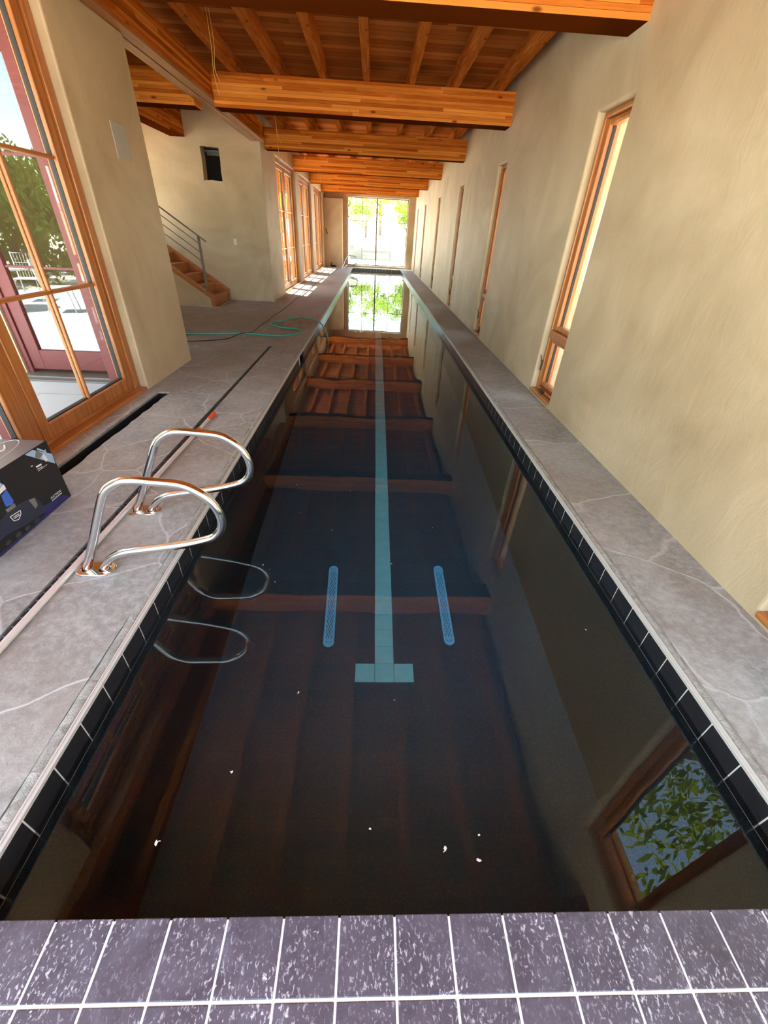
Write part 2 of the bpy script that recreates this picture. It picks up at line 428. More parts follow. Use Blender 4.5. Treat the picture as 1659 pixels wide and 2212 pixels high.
# waterline tiles (one course, a mesh per wall) and the basin
def tile_course(side, name, label):
    m = MB()
    if side in 'lr':
        s = 1 if side == 'l' else -1
        X = XL if side == 'l' else XR
        y = (.8471 if side == 'l' else .5458) - .1555 * 8
        gaps = (6.40, 6.74) if side == 'l' else None
        while y < 24.85:
            y0, y1 = y + .0018, min(y + .1555 - .0018, 24.89)
            if not (gaps and y1 > gaps[0] and y0 < gaps[1]):
                a, c = sorted((X, X - s * .012))
                m.bbox(a, c, y0, y1, -.160, -.0175, .0018, 0, 1)
            y += .1555
        a, c = sorted((X - s * .0012, X - s * .014))
        if gaps:
            m.box(a, c, -.4, 6.38, -.165, -.016, 1); m.box(a, c, 6.76, 24.9, -.165, -.016, 1)
        else: m.box(a, c, -.4, 24.9, -.165, -.016, 1)
    else:
        x = XL
        while x < XR - .03:
            m.bbox(x + .0018, min(x + .1537, XR), 24.9, 24.912, -.160, -.0175, .0018, 0, 1); x += .1555
        m.box(XL, XR, 24.901, 24.914, -.165, -.016, 1)
        m.box(XL - .06, XR + .06, 24.9, 24.935, -.016, .001, 2)
    o = m.build(name, [M['wtile'], M['grout'], M['strip']]); struct(o, label, 'waterline tile')
tile_course('l', 'trim_4', 'black waterline tiles with white joints on the left pool wall')
tile_course('r', 'trim_5', 'black waterline tiles with white joints on the right pool wall')
tile_course('f', 'trim_6', 'dark waterline tiles across the far end of the pool')
b = MB()
b.box(XL - .12, XL - .013, -.4, 6.38, ZB - .1, -.017); b.box(XL - .12, XL - .013, 6.76, 24.95, ZB - .1, -.017); b.box(XL - .12, XL - .013, 6.38, 6.76, ZB - .1, -.17)
b.box(XL - .013, XL - .004, -.4, 24.92, ZB, -.166)
b.box(XR + .013, XR + .12, -.4, 24.95, ZB - .1, -.017); b.box(XR + .004, XR + .013, -.4, 24.92, ZB, -.166)
b.box(XL - .05, XR + .05, 24.914, 25.0, ZB - .1, -.017)
b.box(XL - .05, XR + .05, .20, .275, ZB - .1, -.02)
b.box(XL - .05, XR + .05, .2, 25.0, ZB - .12, ZB, 1)
struct(b.build('pool_basin', [M['pool'], M['poolfloor']]), 'dark pebble lap pool basin under the water', 'pool')
b = MB(); b.box(XL - .30, XL - .29, 6.3, 6.84, -.4, 0); b.box(XL - .29, XL - .013, 6.3, 6.38, -.4, -.018); b.box(XL - .29, XL - .013, 6.76, 6.84, -.4, -.018)
b.box(XL - .29, XL - .12, 6.38, 6.76, -.4, -.2)
for (a, c, d, e) in ((6.38, 6.40, -.165, -.018), (6.74, 6.76, -.165, -.018)): b.box(XL - .02, XL + .004, a, c, d, e)
tag(b.build('skimmer', M['black']), 'black skimmer opening in the left pool wall', 'skimmer')
b = MB(); N = 1
b.add([(XL - .003, .28, ZW), (XR + .003, .28, ZW), (XR + .003, 24.905, ZW), (XL - .003, 24.905, ZW)], [(0, 1, 2, 3)])
w = b.build('pool_water', M['water']); struct(w, 'still dark pool water mirroring the timber ceiling', 'water')

# tiled ledge at the viewer's end
m = MB()
g0 = .106 - P * 8
for i in range(17):
    for j in range(6):
        x0, x1 = g0 + P * i + .003, g0 + P * (i + 1) - .003
        y1 = .305 - .152 * j - (.003 if j else 0); y0 = .305 - .152 * (j + 1) + .003
        x0, x1 = max(x0, XL + .003), min(x1, XR - .003)
        if x1 - x0 < .01: continue
        dz = random.uniform(-.0008, .0008)
        m.bbox(x0, x1, y0, y1, -.012, dz, .0022, 0, 2)
m.box(XL + .002, XR - .002, -.6, .300, -.02, -.0018, 1)
m.box(XL + .002, XR - .002, -.6, .298, -.30, -.02, 2)
struct(m.build('trim_7', [M['ltile'], M['grout'], M['pool']]), 'purple grey tiled ledge across the near end of the pool', 'ledge')

# lane line on the pool bottom
m = MB(); lx0, lx1 = .089, .237; pt = .147
y = 1.778
for k in range(3): m.bbox(lx0 - pt + k * pt + .001, lx0 + k * pt - .001, y + .001, y + pt - .001, ZB - .004, ZB + .006, .002, 0, 1)
y += pt
while y < 23.4:
    m.bbox(lx0 + .001, lx1 - .001, y + .001, y + pt - .001, ZB - .004, ZB + .006, .002, 0, 1); y += pt
for k in range(3): m.bbox(lx0 - pt + k * pt + .001, lx0 + k * pt - .001, y + .001, y + pt - .001, ZB - .004, ZB + .006, .002, 0, 1)
tag(m.build('lane_line', M['lane']), 'pale blue tiled lane line with a T end on the pool floor', 'pool marking')

# slotted drain covers
def stadium(cx, cy, w, l, n=12):
    r = w / 2; pts = []
    for k in range(n + 1): pts.append((cx + r * math.cos(PI * k / n), cy + l / 2 - r + r * math.sin(PI * k / n)))
    for k in range(n + 1): pts.append((cx - r * math.cos(PI * k / n), cy - l / 2 + r - r * math.sin(PI * k / n)))
    return pts
def drain_cover(x, y, rz, label):
    e = empty('drain_cover', (x, y, ZB), rz)
    holes = []
    for c in range(5):
        for i in range(14):
            yy = -.325 + i * .049 + (.0245 if c % 2 else 0)
            holes.append(stadium(-.022 + c * .011, yy, .005, .036, 4))
    for s in (-1, 1):
        for i in range(4): holes.append([(s * .034 + .003 * math.cos(a * PI / 3), -.33 + i * .22 + .003 * math.sin(a * PI / 3)) for a in range(6)])
        holes.append([(.024 * math.cos(a), s * (.362 + .022 * math.sin(a))) for a in [PI * q / 8 for q in range(9)]] + [(.019 * math.cos(a), s * (.362 + .017 * math.sin(a))) for a in [PI * q / 8 for q in range(9)][::-1]])
    slab('slotted_plate', stadium(0, 0, .086, .83), holes, lambda u, v, w: (u, v, .016 - w), .012, M['drain_tint'], e)
    f = MB(); f.prism(stadium(0, 0, .078, .82), lambda u, v, w: (u, v, w), 0, .003); f.build('sump', M['black'], e)
    tag(e, label, 'drain cover', 'slotted drain covers on the pool floor')
drain_cover(-.286, 2.47, .025, 'water-tinted white slotted drain cover left of the lane line')
drain_cover(.689, 2.49, .005, 'water-tinted white slotted drain cover right of the lane line')

# ------------------------------------------------------------------ walls
# right wall with the slot windows
WIN = [(.75, 1.405), (4.49, 5.125), (8.24, 8.79), (11.90, 12.46), (15.85, 16.42), (20.05, 20.62), (23.4, 23.92)]
zs, zt = .045, 2.575
wall_right = slab('wall_right', rect(YB, 25.9, -.13, DK + .02), [rect(a, c, zs, zt) for a, c in WIN],
                  lambda u, v, w: (WR + w, u, v), .30, M['stucco'], bev=.022)
struct(wall_right, 'long tan plaster wall with narrow slot windows', 'wall')

# left wall between the doors: near pier, pier with grey plate, far door wall
DOORS = [(1.42, 4.63), (13.3, 16.3), (17.15, 20.1), (21.05, 24.2)]
DT = 3.03
piers = MB()
piers.bbox(WL - .31, WL, .78, 1.42, -.1, 3.06, .02); piers.box(WL - .31, WL - .0, YB, 1.40, 3.035, 3.06)
struct(piers.build('wall_left', M['stucco']), 'tan plaster pier beside the near end of the doors', 'wall')
b = MB(); b.bbox(WL - .31, WL, 4.63, 5.95, -.1, 3.06, .016)
struct(b.build('wall_left_pier', M['stucco']), 'tan plaster pier holding a grey blank plate', 'wall')
b = MB(); b.box(WL - .31, WL - .13, 1.42, 4.63, DT, 3.06); b.box(-2.80, -2.69, YB, 5.95, 3.06, DK)
struct(b.build('wall_left_header', M['stucco']), 'plaster header above the near left doors', 'wall')
far = slab('wall_left_far', rect(11.7, 25.9, -.13, DK + .02), [rect(a, c, .0, DT) for a, c in DOORS[1:]],
           lambda u, v, w: (WL - w, u, v), .30, M['stucco'], bev=.022)
struct(far, 'sunlit plaster wall around the three far glazed doors', 'wall')
# wall facing the viewer beside the stairs, with a rough duct hole
def rough(pts, amp=.008, n=7):
    out = []
    for i, (a, c) in enumerate(pts):
        d, e = pts[(i + 1) % len(pts)]
        for k in range(n): out.append((a + (d - a) * k / n + random.uniform(-amp, amp), c + (e - c) * k / n + random.uniform(-amp, amp)))
    return out
hole = rough([(-3.80, 2.36), (-3.395, 2.365), (-3.385, 2.925), (-3.775, 2.935)])
wb = slab('wall_stair', rect(-5.6, WL - .301, -.13, DK + .02), [hole], lambda u, v, w: (u, 11.7 + w, v), .26, M['stucco'])
struct(wb, 'grey green plaster wall behind the stairs', 'wall')
b = MB(); b.box(-3.9, -3.3, 11.97, 12.3, 2.25, 3.02); b.box(-3.86, -3.82, 11.95, 11.99, 2.3, 3.0)
b.box(-3.76, -3.40, 11.80, 11.95, 2.86, 2.885, 1); b.box(-3.70, -3.40, 11.86, 11.95, 2.80, 2.86, 1)
tag(b.build('duct_opening', [M['void'], M['duct']]), 'ragged black duct hole high in the wall beside the stairs', 'duct hole')
# wing wall with the red door, alcove end wall with an unseen opening added to let light in
wing = slab('wall_wing', rect(-5.6, -2.80, -.13, DK + .02), [rect(-4.12, -2.86, -.02, 3.02)], lambda u, v, w: (u, 5.08 + w, v), .27, M['stucco'])
struct(wing, 'outside plaster wall around the red door', 'wall')
alc = slab('wall_alcove', rect(5.1, 11.95, -.13, DK + .02), [rect(10.0, 11.4, 1.3, 2.9)], lambda u, v, w: (-5.6 - w, u, v), .25, M['stucco'])
struct(alc, 'plaster end wall of the stair alcove', 'wall')
# far wall, tall glazed opening, boxed projection on its left
fw = slab('wall_far', rect(-2.80, 2.34, -.13, DK + .02), [rect(-1.365, 1.69, .10, 2.985)], lambda u, v, w: (u, YE + w, v), .28, M['stucco'], bev=.025)
struct(fw, 'far end wall around the tall bright window', 'wall')
b = MB(); b.bbox(WL - .01, -1.60, 24.94, YE + .01, -.02, 2.865, .02)
struct(b.build('wall_far_projection', M['stucco']), 'boxed plaster projection in the far left corner', 'wall')
# ceiling
b = MB(); b.box(-2.82, 2.34, YB, 25.75, DK, DK + .16); b.box(-5.9, -2.82, 5.0, 12.0, DK, DK + .16)
struct(b.build('ceiling', M['deck']), 'brown board ceiling above the joists', 'ceiling')

# ------------------------------------------------------------------ beams and joists
def beam(name, x0, x1, y0, y1, z0, z1, mat, label, cat, group, bev=.008):
    o = MB().bbox(-(x1 - x0) / 2, (x1 - x0) / 2, -(y1 - y0) / 2, (y1 - y0) / 2, 0, z1 - z0, bev).build(name, M[mat])
    o.location = ((x0 + x1) / 2, (y0 + y1) / 2, z0)
    return tag(o, label, cat, group, 'thing')
BY = [(4.60, 4.92), (8.385, 8.70), (12.16, 12.42), (16.04, 16.33), (19.91, 20.2), (23.86, 24.15)]
BLAB = ['big glulam cross beam cut by the top edge of the photo',
        'knotty glulam cross beam crossing the long left beam, second from the front',
        'glulam cross beam where the long left beam ends at the stair wall',
        'glulam cross beam just above the first far door, fourth from the front',
        'glulam cross beam second from the far window wall',
        'farthest glulam cross beam, closest to the tall end window']
for k, ((a, c), l) in enumerate(zip(BY, BLAB)):
    x0 = -2.398 if k < 2 else -2.49
    beam('cross_beam', x0, 2.06, a, c, 2.985 + .008 * k, 3.37, 'glulam_x', l, 'beam', 'glulam cross beams')
beam('cross_beam', -4.055, -2.682, 8.385, 8.70, 2.993, 3.37, 'glulam_x', 'piece of cross beam left of the long beam, over the stair alcove', 'beam', 'glulam cross beams')
beam('cross_beam', -2.398, 2.06, .66, .80, 2.985, 3.37, 'glulam_x', 'farther beam of the pair mirrored at the bottom of the water', 'beam', 'glulam cross beams')
beam('cross_beam', -2.398, 2.06, .90, 1.04, 2.985, 3.37, 'glulam_x', 'nearer beam of the pair mirrored at the bottom of the water', 'beam', 'glulam cross beams')
lb = empty('long_beam', (-2.54, YB, 3.06))
b = MB(); b.bbox(-.14, .14, 0, 11.72 - YB, .045, .31, .008); b.build('timber', M['glulam_y'], lb)
b = MB(); b.bbox(.012, .14, 0, 11.72 - YB, 0, .043, .004); b.bbox(-.14, -.012, 0, 11.72 - YB, 0, .043, .004); b.build('soffit_board', M['fr_y'], lb)
tag(lb, 'long timber beam running lengthwise over the left doors and piers', 'beam')
beam('header_beam', -4.38, -4.06, 5.36, 11.71, 3.06, 3.48, 'glulam_y', 'short lengthwise beam above the stairs behind the pier', 'beam', None)
JX = [-2.08, -1.445, -.80, -.17, .49, 1.13, 1.79]
JL = ['ceiling joist next to the long left beam', 'second ceiling joist from the long left beam', 'third ceiling joist from the long left beam', 'middle ceiling joist of the seven',
      'third ceiling joist from the right wall', 'second ceiling joist from the right wall', 'ceiling joist next to the right wall']
for x, l in zip(JX, JL):
    beam('ceiling_joist', x - .05, x + .05, YB, 25.44, 3.372, DK - .001, 'joist', l, 'joist', 'ceiling joists', .005)

# ------------------------------------------------------------------ windows
def side_window(k, y0, y1):
    root = empty('window_%d' % k, (WR + .062, y0, zs))
    w = y1 - y0; h = zt - zs
    f = MB()
    for (a, c) in ((.002, .045), (w - .045, w - .002)): f.bbox(0, .14, a, c, 0, h - .002, .012, 0, 2)
    f.bbox(.0, .14, .045, w - .045, h - .047, h - .002, .012)
    f.bbox(-.012, .14, .03, w - .03, .60, .685, .014); f.bbox(0, .14, .045, w - .045, .012, .045, .01)
    f.build('window_frame', M['fr_z'], root)
    s = MB()
    for (z0, z1) in ((.685, h - .047), (.05, .60)):
        for (a, c) in ((.046, .095), (w - .095, w - .046)): s.bbox(.03, .115, a, c, z0, z1, .014, 0, 2)
        for (a, c) in ((z0, z0 + .05), (z1 - .05, z1)): s.bbox(.03, .115, .095, w - .095, a, c, .014, 0, 2)
    s.build('sash', M['fr_z'], root)
    g = MB()
    for (z0, z1) in ((.73, h - .09), (.095, .555)): g.box(.082, .088, .09, w - .09, z0, z1)
    g.build('pane', M['pane'], root)
    g = MB()
    for (z0, z1) in ((.735, h - .097), (.10, .55)):
        for (a, c) in ((.094, .103), (w - .103, w - .094)): g.box(.07, .10, a, c, z0, z1)
    g.build('glazing_seal', M['gasket'], root)
    o = MB(); o.bbox(.14, .19, -.02, w + .02, -.01, h + .02, .005); 
    e = MB()
    for (a, c) in ((.0, .03), (w - .03, w)): e.bbox(.141, .165, a, c, 0, h, .004)
    e.bbox(.141, .165, .06, w - .06, h - .06, h, .004); e.bbox(.141, .165, .06, w - .06, 0, .05, .004)
    e.build('outer_cladding', M['fr_z'], root)
    s = MB(); s.bbox(-.075, .10, .004, w - .004, -.022, .012, .005); s.build('window_sill', M['fr_y'], root)
    c = MB(); c.bbox(-.028, .012, w * .52, w * .52 + .12, .013, .045, .008); c.tube([(-.03, w * .52 + .03, .03), (-.05, w * .52 + .0, .035), (-.05, w * .52 - .05, .03)], .006, 8)
    c.build('crank_handle', M['black'], root)
    l = MB(); l.bbox(-.02, .002, w - .043, w - .03, .22, .34, .004); l.tube([(-.02, w - .036, .33), (-.045, w - .036, .40)], .005, 8); l.build('sash_latch', M['black'], root)
    struct(root)
for k, (a, c) in enumerate(WIN): side_window(k + 1, a, c)

# far end window
root = empty('window_8', (0, YE + .12, .10))
x0, x1, h = -1.365, 1.69, 2.885
f = MB()
for (a, c) in ((x0, x0 + .03), (x1 - .03, x1)): f.bbox(a, c, 0, .08, 0, h, .005)
f.bbox(x0 + .03, x1 - .03, 0, .08, 0, .03, .005); f.bbox(x0 + .03, x1 - .03, 0, .08, h - .03, h, .005)
f.bbox(.085, .145, -.01, .09, .03, h - .03, .006); f.build('window_frame', M['darkwood'], root)
mu = MB()
for x in (-.62, .88): mu.bbox(x - .011, x + .011, .02, .06, .03, h - .03, .003)
for z in (.985, 1.93):
    for (a, c) in ((x0 + .03, .085), (.145, x1 - .03)): mu.bbox(a, c, .024, .056, z - .009, z + .009, .003)
mu.build('muntin', M['darkwood'], root)
g = MB()
for (a, c) in ((x0 + .03, .085), (.145, x1 - .03)): g.box(a, c, .037, .043, .03, h - .03)
g.build('pane', M['pane'], root)
s = MB(); s.bbox(x0 - .0, x1 + .0, -.16, .0, -.03, .0, .004); s.build('window_sill', M['strip'], root)
struct(root)

# ------------------------------------------------------------------ glazed doors on the left
def glazed_door(k, y0, y1, gm):
    root = empty('door_%d' % k, (WL - .075, y0, 0))       # local x = 0 is the inner frame face, -x is outside
    w = y1 - y0; H = DT; c0 = w / 2
    f = MB()
    for (a, c) in ((.004, .10), (w - .10, w - .004)):
        f.bbox(-.16, 0, a, c, 0, H - .004, .008); 
    for (a, c) in ((.10, .125), (w - .125, w - .10)): f.bbox(-.16, -.03, a, c, .03, H - .05, .006)
    f.bbox(-.16, 0, .10, w - .10, H - .09, H - .004, .008)
    f.bbox(-.16, -.02, c0 - .05, c0 + .05, .03, H - .09, .006)
    f.build('door_frame', M['fr_z'], root)
    s = MB(); s.bbox(-.02, .072, .01, w - .01, -.005, .035, .006); s.bbox(-.17, -.02, .01, w - .01, -.005, .06, .006); s.build('door_sill', M['fr_y'], root)
    cl = MB()
    for (a, c) in ((.004, .12), (w - .12, w - .004), (c0 - .06, c0 + .06)): cl.bbox(-.25, -.161, a, c, -.02, H, .006)
    cl.bbox(-.25, -.161, .12, w - .12, H - .12, H, .006)
    cl.build('outer_cladding', M['redclad'], root)
    for (a, c) in ((.127, c0 - .052), (c0 + .052, w - .127)):
        L = empty('door_leaf', (0, 0, 0)); L.parent = root
        lf = MB(); zb0, zt0 = .062, H - .095
        for (p, q) in ((a, a + .10), (c - .10, c)): lf.bbox(-.10, -.012, p, q, zb0, zt0, .008)
        lf.bbox(-.10, -.012, a + .10, c - .10, zb0, .18, .008); lf.bbox(-.10, -.012, a + .10, c - .10, zt0 - .10, zt0, .008)
        lf.build('stile', M['fr_z'], L)
        ga, gc, gz0, gz1 = a + .10, c - .10, .18, zt0 - .10
        g = MB(); g.box(-.062, -.056, ga, gc, gz0, gz1); g.build('pane', gm, L)
        mv = MB(); ym = (ga + gc) / 2
        mv.bbox(-.056, -.03, ym - .013, ym + .013, gz0, gz1, .007); mv.bbox(-.09, -.062, ym - .013, ym + .013, gz0, gz1, .007); mv.build('muntin', M['fr_z'], L)
        for z in (1.053, 1.957):
            mh = MB(); mh.bbox(-.056, -.03, ga, gc, z - .013, z + .013, .007); mh.bbox(-.09, -.062, ga, gc, z - .013, z + .013, .007); mh.build('muntin', M['fr_y'], L)
        gs = MB()
        for (p, q) in ((ga, ga + .005), (gc - .005, gc)): gs.box(-.085, -.045, p, q, gz0, gz1)
        for (p, q) in ((gz0, gz0 + .008), (gz1 - .008, gz1)): gs.box(-.085, -.045, ga + .008, gc - .008, p, q)
        gs.build('glazing_seal', M['gasket'], L)
        if k > 1 and a > 1:
            hd = MB(); hd.bbox(-.012, .004, c - .07, c - .03, .98, 1.16, .006); hd.tube([(.004, c - .05, 1.10), (.05, c - .05, 1.10), (.05, c - .17, 1.10)], .009, 8); hd.build('handle', M['brushed'], L)
    struct(root); return root
glazed_door(1, *DOORS[0], M['pane'])
for k, (a, c) in enumerate(DOORS[1:]): glazed_door(k + 2, a, c, M['pane'])

# red door in the wing wall outside
root = empty('door_5', (-4.12, 5.13, -.02))
f = MB(); w, H = 1.26, 3.02
for (a, c) in ((.0, .06), (w - .06, w)): f.bbox(a, c, -.02, .12, 0, H, .006)
f.bbox(.06, w - .06, -.02, .12, H - .06, H, .006)
for (a, c) in ((.065, .20), (w - .20, w - .065)): f.bbox(a, c, 0, .06, .05, H - .065, .006)
f.bbox(.20, w - .20, 0, .06, .05, .27, .006); f.bbox(.20, w - .20, 0, .06, H - .2, H - .065, .006)
for z in (1.12, 2.05): f.bbox(.20, w - .20, .012, .05, z - .012, z + .012, .004)
f.build('door_frame', M['redclad'], root)
g = MB(); g.box(.20, w - .20, .028, .034, .27, H - .2); g.build('pane', M['pane_coated'], root)
s = MB(); s.bbox(-.03, w + .03, -.16, .12, -.03, .015, .005); s.bbox(-.03, w + .03, -.24, -.161, -.05, -.005, .005); s.build('door_sill', M['brushed'], root)
struct(root, 'red framed glazed door seen through the near glass', 'door')

# ------------------------------------------------------------------ staircase
st = empty('staircase', (-3.62, 10.47, 0))
R_, G_ = .197, .292
def S(u, v, wd): return (-u, wd, v)      # u runs up the flight (towards -x)
n = 6
for i in range(n):
    z = R_ * (i + 1)
    t_ = MB(); t_.bbox(-(G_ * (i + 1) + .012), -(G_ * i - .022), .15, 1.19, z - .036, z, .006); t_.build('tread', M['st_y'], st)
    r_ = MB(); r_.bbox(-(G_ * i + .022), -(G_ * i), .151, 1.19, z - R_ + (.0 if i else 0), z - .037, .003); r_.build('riser', M['st_y'], st)
sl = R_ / G_
def stringer(y0, y1, lo, hi, drop):
    L = G_ * n
    return [(-.035, 0), (-.035, hi), (.02, hi + .03), (L, hi + sl * L), (L, lo + sl * L), (.10 if drop else .25, 0)]
b = MB(); b.prism([(-.035, 0), (-.035, .245), (.0, .262), (G_ * n, .245 + sl * G_ * n), (G_ * n, sl * G_ * n - .02), (.03, .02), (.03, 0)], S, 1.19, 1.228); b.build('wall_stringer', M['st_x'], st)
b = MB(); b.prism([(-.012, 0), (-.012, .20), (.02, .225), (G_ * n, .225 + sl * G_ * n), (G_ * n, .15 + sl * G_ * n), (.06, .17), (.045, 0)], S, -.004, .15)
b.build('outer_stringer', M['st_x'], st)
b = MB(); b.prism([(.046, 0), (.062, .168), (G_ * n, .148 + sl * G_ * n), (G_ * n, 0)], S, .0, .148); b.build('plaster_flank', M['stucco'], st)
hr = MB()
hr.prism([(-.03, 1.238), (-.03, 1.262), (G_ * n, 1.262 + sl * (G_ * n + .03)), (G_ * n, 1.238 + sl * (G_ * n + .03))], S, .045, .085); hr = hr.build('handrail', M['brushed'], st)
po = MB(); po.bbox(-.135, -.09, .045, .085, .30, 1.335, .004); po.build('newel_post', M['brushed'], hr)
for z in (.86, 1.02, 1.18):
    rb = MB(); rb.tube([(-.11, .065, z + .02), (-G_ * n, .065, z + .02 + sl * (G_ * n - .11))], .008, 8); rb.build('rail_bar', M['brushed'], hr)
tag(st, 'fir staircase with steel railing rising along the back wall', 'staircase')

# ------------------------------------------------------------------ wall fittings
o = MB().bbox(WL - .003, WL + .006, 5.25, 5.535, 2.055, 2.325, .003).build('wall_plate', M['plate']); tag(o, 'grey square blank plate high on the left pier', 'wall plate')
e = empty('light_switch', (-3.29, 11.7, 1.24)); MB().bbox(-.035, .035, -.008, .004, -.06, .06, .003).build('switch_plate', M['white'], e); MB().bbox(-.012, .012, -.014, -.006, -.025, .025, .002).build('rocker', M['white'], e)
tag(e, 'small white light switch on the wall beside the stairs', 'light switch')
e = empty('wall_slot', (WL, 12.31, 2.22)); MB().bbox(-.004, .004, -.08, .08, -.13, .13, .003).build('slot_plate', M['plate'], e)
tag(e, 'narrow grey plate on the wall corner before the far doors', 'wall plate')

# ------------------------------------------------------------------ grab rails
def grab_rail(x, y, pts, label, rz=0.0):
    e = empty('grab_rail', (x, y, 0), rz)
    p = smooth_path([(px - x, 0, z) for px, z in pts], 6)
    t_ = MB(); t_.tube(p, .0215, 16); t_.build('tube', M['steel'], e)
    slab('base_plate', [(v, u) for u, v in stadium(0, .0, .112, .205, 14)], [[(cx + .025 * math.cos(2 * PI * k / 20), .025 * math.sin(2 * PI * k / 20)) for k in range(20)] for cx in (-.047, .045)],
         lambda u, v, w: (u, v, .014 - w), .014, M['steel'], e, .006, True)
    c_ = MB()
    for cx in (-.047, .045): c_.prism([(cx + .0245 * math.cos(2 * PI * k / 20), .0245 * math.sin(2 * PI * k / 20)) for k in range(20)], lambda u, v, w: (u, v, w), 0, .002)
    c_.build('socket', M['void'], e)
    tag(e, label, 'grab rail', 'steel pool grab rails')
    return e
RP = [(-1.497, 0), (-1.478, .045), (-1.395, .21), (-1.285, .43), (-1.235, .51), (-1.165, .558), (-1.10, .570), (-.99, .566), (-.885, .556), (-.825, .53), (-.77, .485), (-.735, .425), (-.722, .36), (-.735, .30), (-.776, .25), (-.84, .222), (-.95, .192), (-1.10, .163), (-1.215, .142), (-1.29, .122), (-1.35, .085), (-1.392, .035), (-1.405, 0)]
grab_rail(-1.45, 1.671, RP, 'polished grab rail on the left deck, the pair member closer to the viewer')
grab_rail(-1.45, 2.236, RP, 'polished grab rail on the left deck, the pair member behind')
FP = [(a - .06, z) for a, z in RP]
grab_rail(-1.51, 23.75, FP, 'small grab rail at the far left pool corner, front of its pair')
grab_rail(-1.51, 24.3, FP, 'small grab rail at the far left pool corner, rear of its pair')

# ------------------------------------------------------------------ telescopic pole on the deck
tp = empty('telescopic_pole', (-1.545, 3.95, .017), math.atan2(-.025, 2.9))
b = MB(); b.tube([(0, -.45, 0), (0, -3.6, 0)], .0165, 14); b.build('outer_tube', M['alu'], tp)
b = MB(); b.tube([(0, -.15, 0), (0, -.46, 0)], .0125, 14); b.build('inner_tube', M['alu'], tp)
b = MB(); b.tube([(0, .0, 0), (0, -.02, 0), (0, -.15, 0), (0, -.17, 0)], [.015, .0185, .0185, .014], 14); b.build('grip', M['redcap'], tp)
b = MB(); b.tube([(0, -.40, 0), (0, -.42, 0), (0, -.46, 0), (0, -.52, 0)], [.014, .0215, .0225, .0175], 14); b.build('lock_collar', M['redcap'], tp)
tag(tp, 'long aluminium telescopic pole with orange red grips lying on the deck', 'pole')

# ------------------------------------------------------------------ carton with a printed pool cleaner
bx = empty('product_carton', (0, 0, 0))
X0, X1, Y0, Y1, Z1 = -2.45, -2.014, 1.60, 2.398, .408
b = MB(); b.bbox(X0, X1, Y0, Y1, 0.001, Z1, .003, 0); carton = b.build('carton_body', M['carton'], bx)
b = MB(); b.box(X0 + .004, X1 - .004, Y0 + .004, Y1 - .004, Z1, Z1 + .0008); b.build('printed_top', M['cartontop'], carton)
def ink(name, pts, mat, d=.0006):
    MB().prism(pts, lambda u, v, w: (X1 + w, u, v), -.001, d).build(name, M[mat], carton)
def band(a, c, wd):   # strip between two (y, z) points
    d = Vector((c[0] - a[0], c[1] - a[1])); nrm = Vector((-d.y, d.x)).normalized() * wd / 2
    return [(a[0] + nrm.x, a[1] + nrm.y), (c[0] + nrm.x, c[1] + nrm.y), (c[0] - nrm.x, c[1] - nrm.y), (a[0] - nrm.x, a[1] - nrm.y)]
ink('printed_floor', [(1.60, .002), (2.39, .002), (2.33, .05), (2.18, .070), (2.0, .045), (1.60, .05)], 'inkblue')
ink('printed_hose', [(2.205, .405), (2.27, .405), (2.394, .318), (2.388, .252)], 'inkpale')
ink('printed_coupling', [(2.262, .358), (2.292, .392), (2.326, .352), (2.294, .336)], 'inkgrey', .0011)
ink('printed_coupling', [(2.312, .335), (2.334, .348), (2.346, .305), (2.326, .296)], 'inkwhite', .0011)
ink('printed_arrow', [(2.300, .392), (2.310, .399), (2.350, .362), (2.362, .366), (2.358, .342), (2.338, .350), (2.342, .357)], 'inkpale', .0011)
for (a, c, wd) in (((2.240, .305), (2.285, .301), .010), ((2.240, .289), (2.285, .285), .004), ((2.240, .277), (2.324, .279), .003), ((2.208, .326), (2.222, .324), .006)):
    ink('printed_caption', band(a, c, wd), 'inkwhite')
ink('printed_hose', [(1.935, .372), (1.958, .388), (1.992, .322), (1.950, .300)], 'inkpale')
ink('printed_cuff', [(1.945, .318), (1.992, .33), (1.992, .300), (1.948, .285)], 'inkwhite', .0011)
ink('printed_adapter', [(1.948, .296), (1.990, .302), (1.996, .222), (1.982, .203), (1.938, .216), (1.940, .25)], 'inkcobalt', .0011)
ink('printed_cuff', [(1.925, .205), (1.995, .203), (1.99, .182), (1.928, .184)], 'inkgrey', .0011)
ink('printed_cleaner', [(1.70, .175), (1.86, .172), (1.92, .186), (2.02, .182), (2.09, .168), (2.135, .154), (2.15, .12), (2.165, .066), (2.12, .040), (2.0, .05), (1.86, .080), (1.70, .075)], 'inknavy', .0009)
ink('printed_cleaner', [(1.70, .06), (1.86, .078), (2.0, .052), (2.13, .040), (2.16, .025), (2.04, .012), (1.85, .02), (1.70, .02)], 'carton', .0013)
for (u, v) in ((1.75, .045), (1.84, .038), (1.92, .035), (1.99, .030), (2.07, .028)):
    ink('printed_wheel', [(u + .022 * math.cos(a * PI / 5), v + .013 * math.sin(a * PI / 5)) for a in range(10)], 'inktread', .0016)
ink('printed_fin', [(2.085, .166), (2.128, .155), (2.125, .105), (2.10, .095)], 'inkgrey', .0015)
ink('printed_fin', [(1.745, .17), (1.80, .165), (1.81, .10), (1.77, .09)], 'inkgrey', .0015)
E_ = [(1.928, .155), (2.003, .148), (1.996, .128), (1.968, .110), (1.936, .120)]
for i in range(5): ink('printed_emblem', band(E_[i], E_[(i + 1) % 5], .004), 'inkwhite', .0019)
for z in (.140, .131): ink('printed_emblem', band((1.944, z), (1.986, z - .003), .004), 'inkwhite', .0019)
ink('printed_underline', band((2.236, .064), (2.333, .064), .005), 'inkwhite')
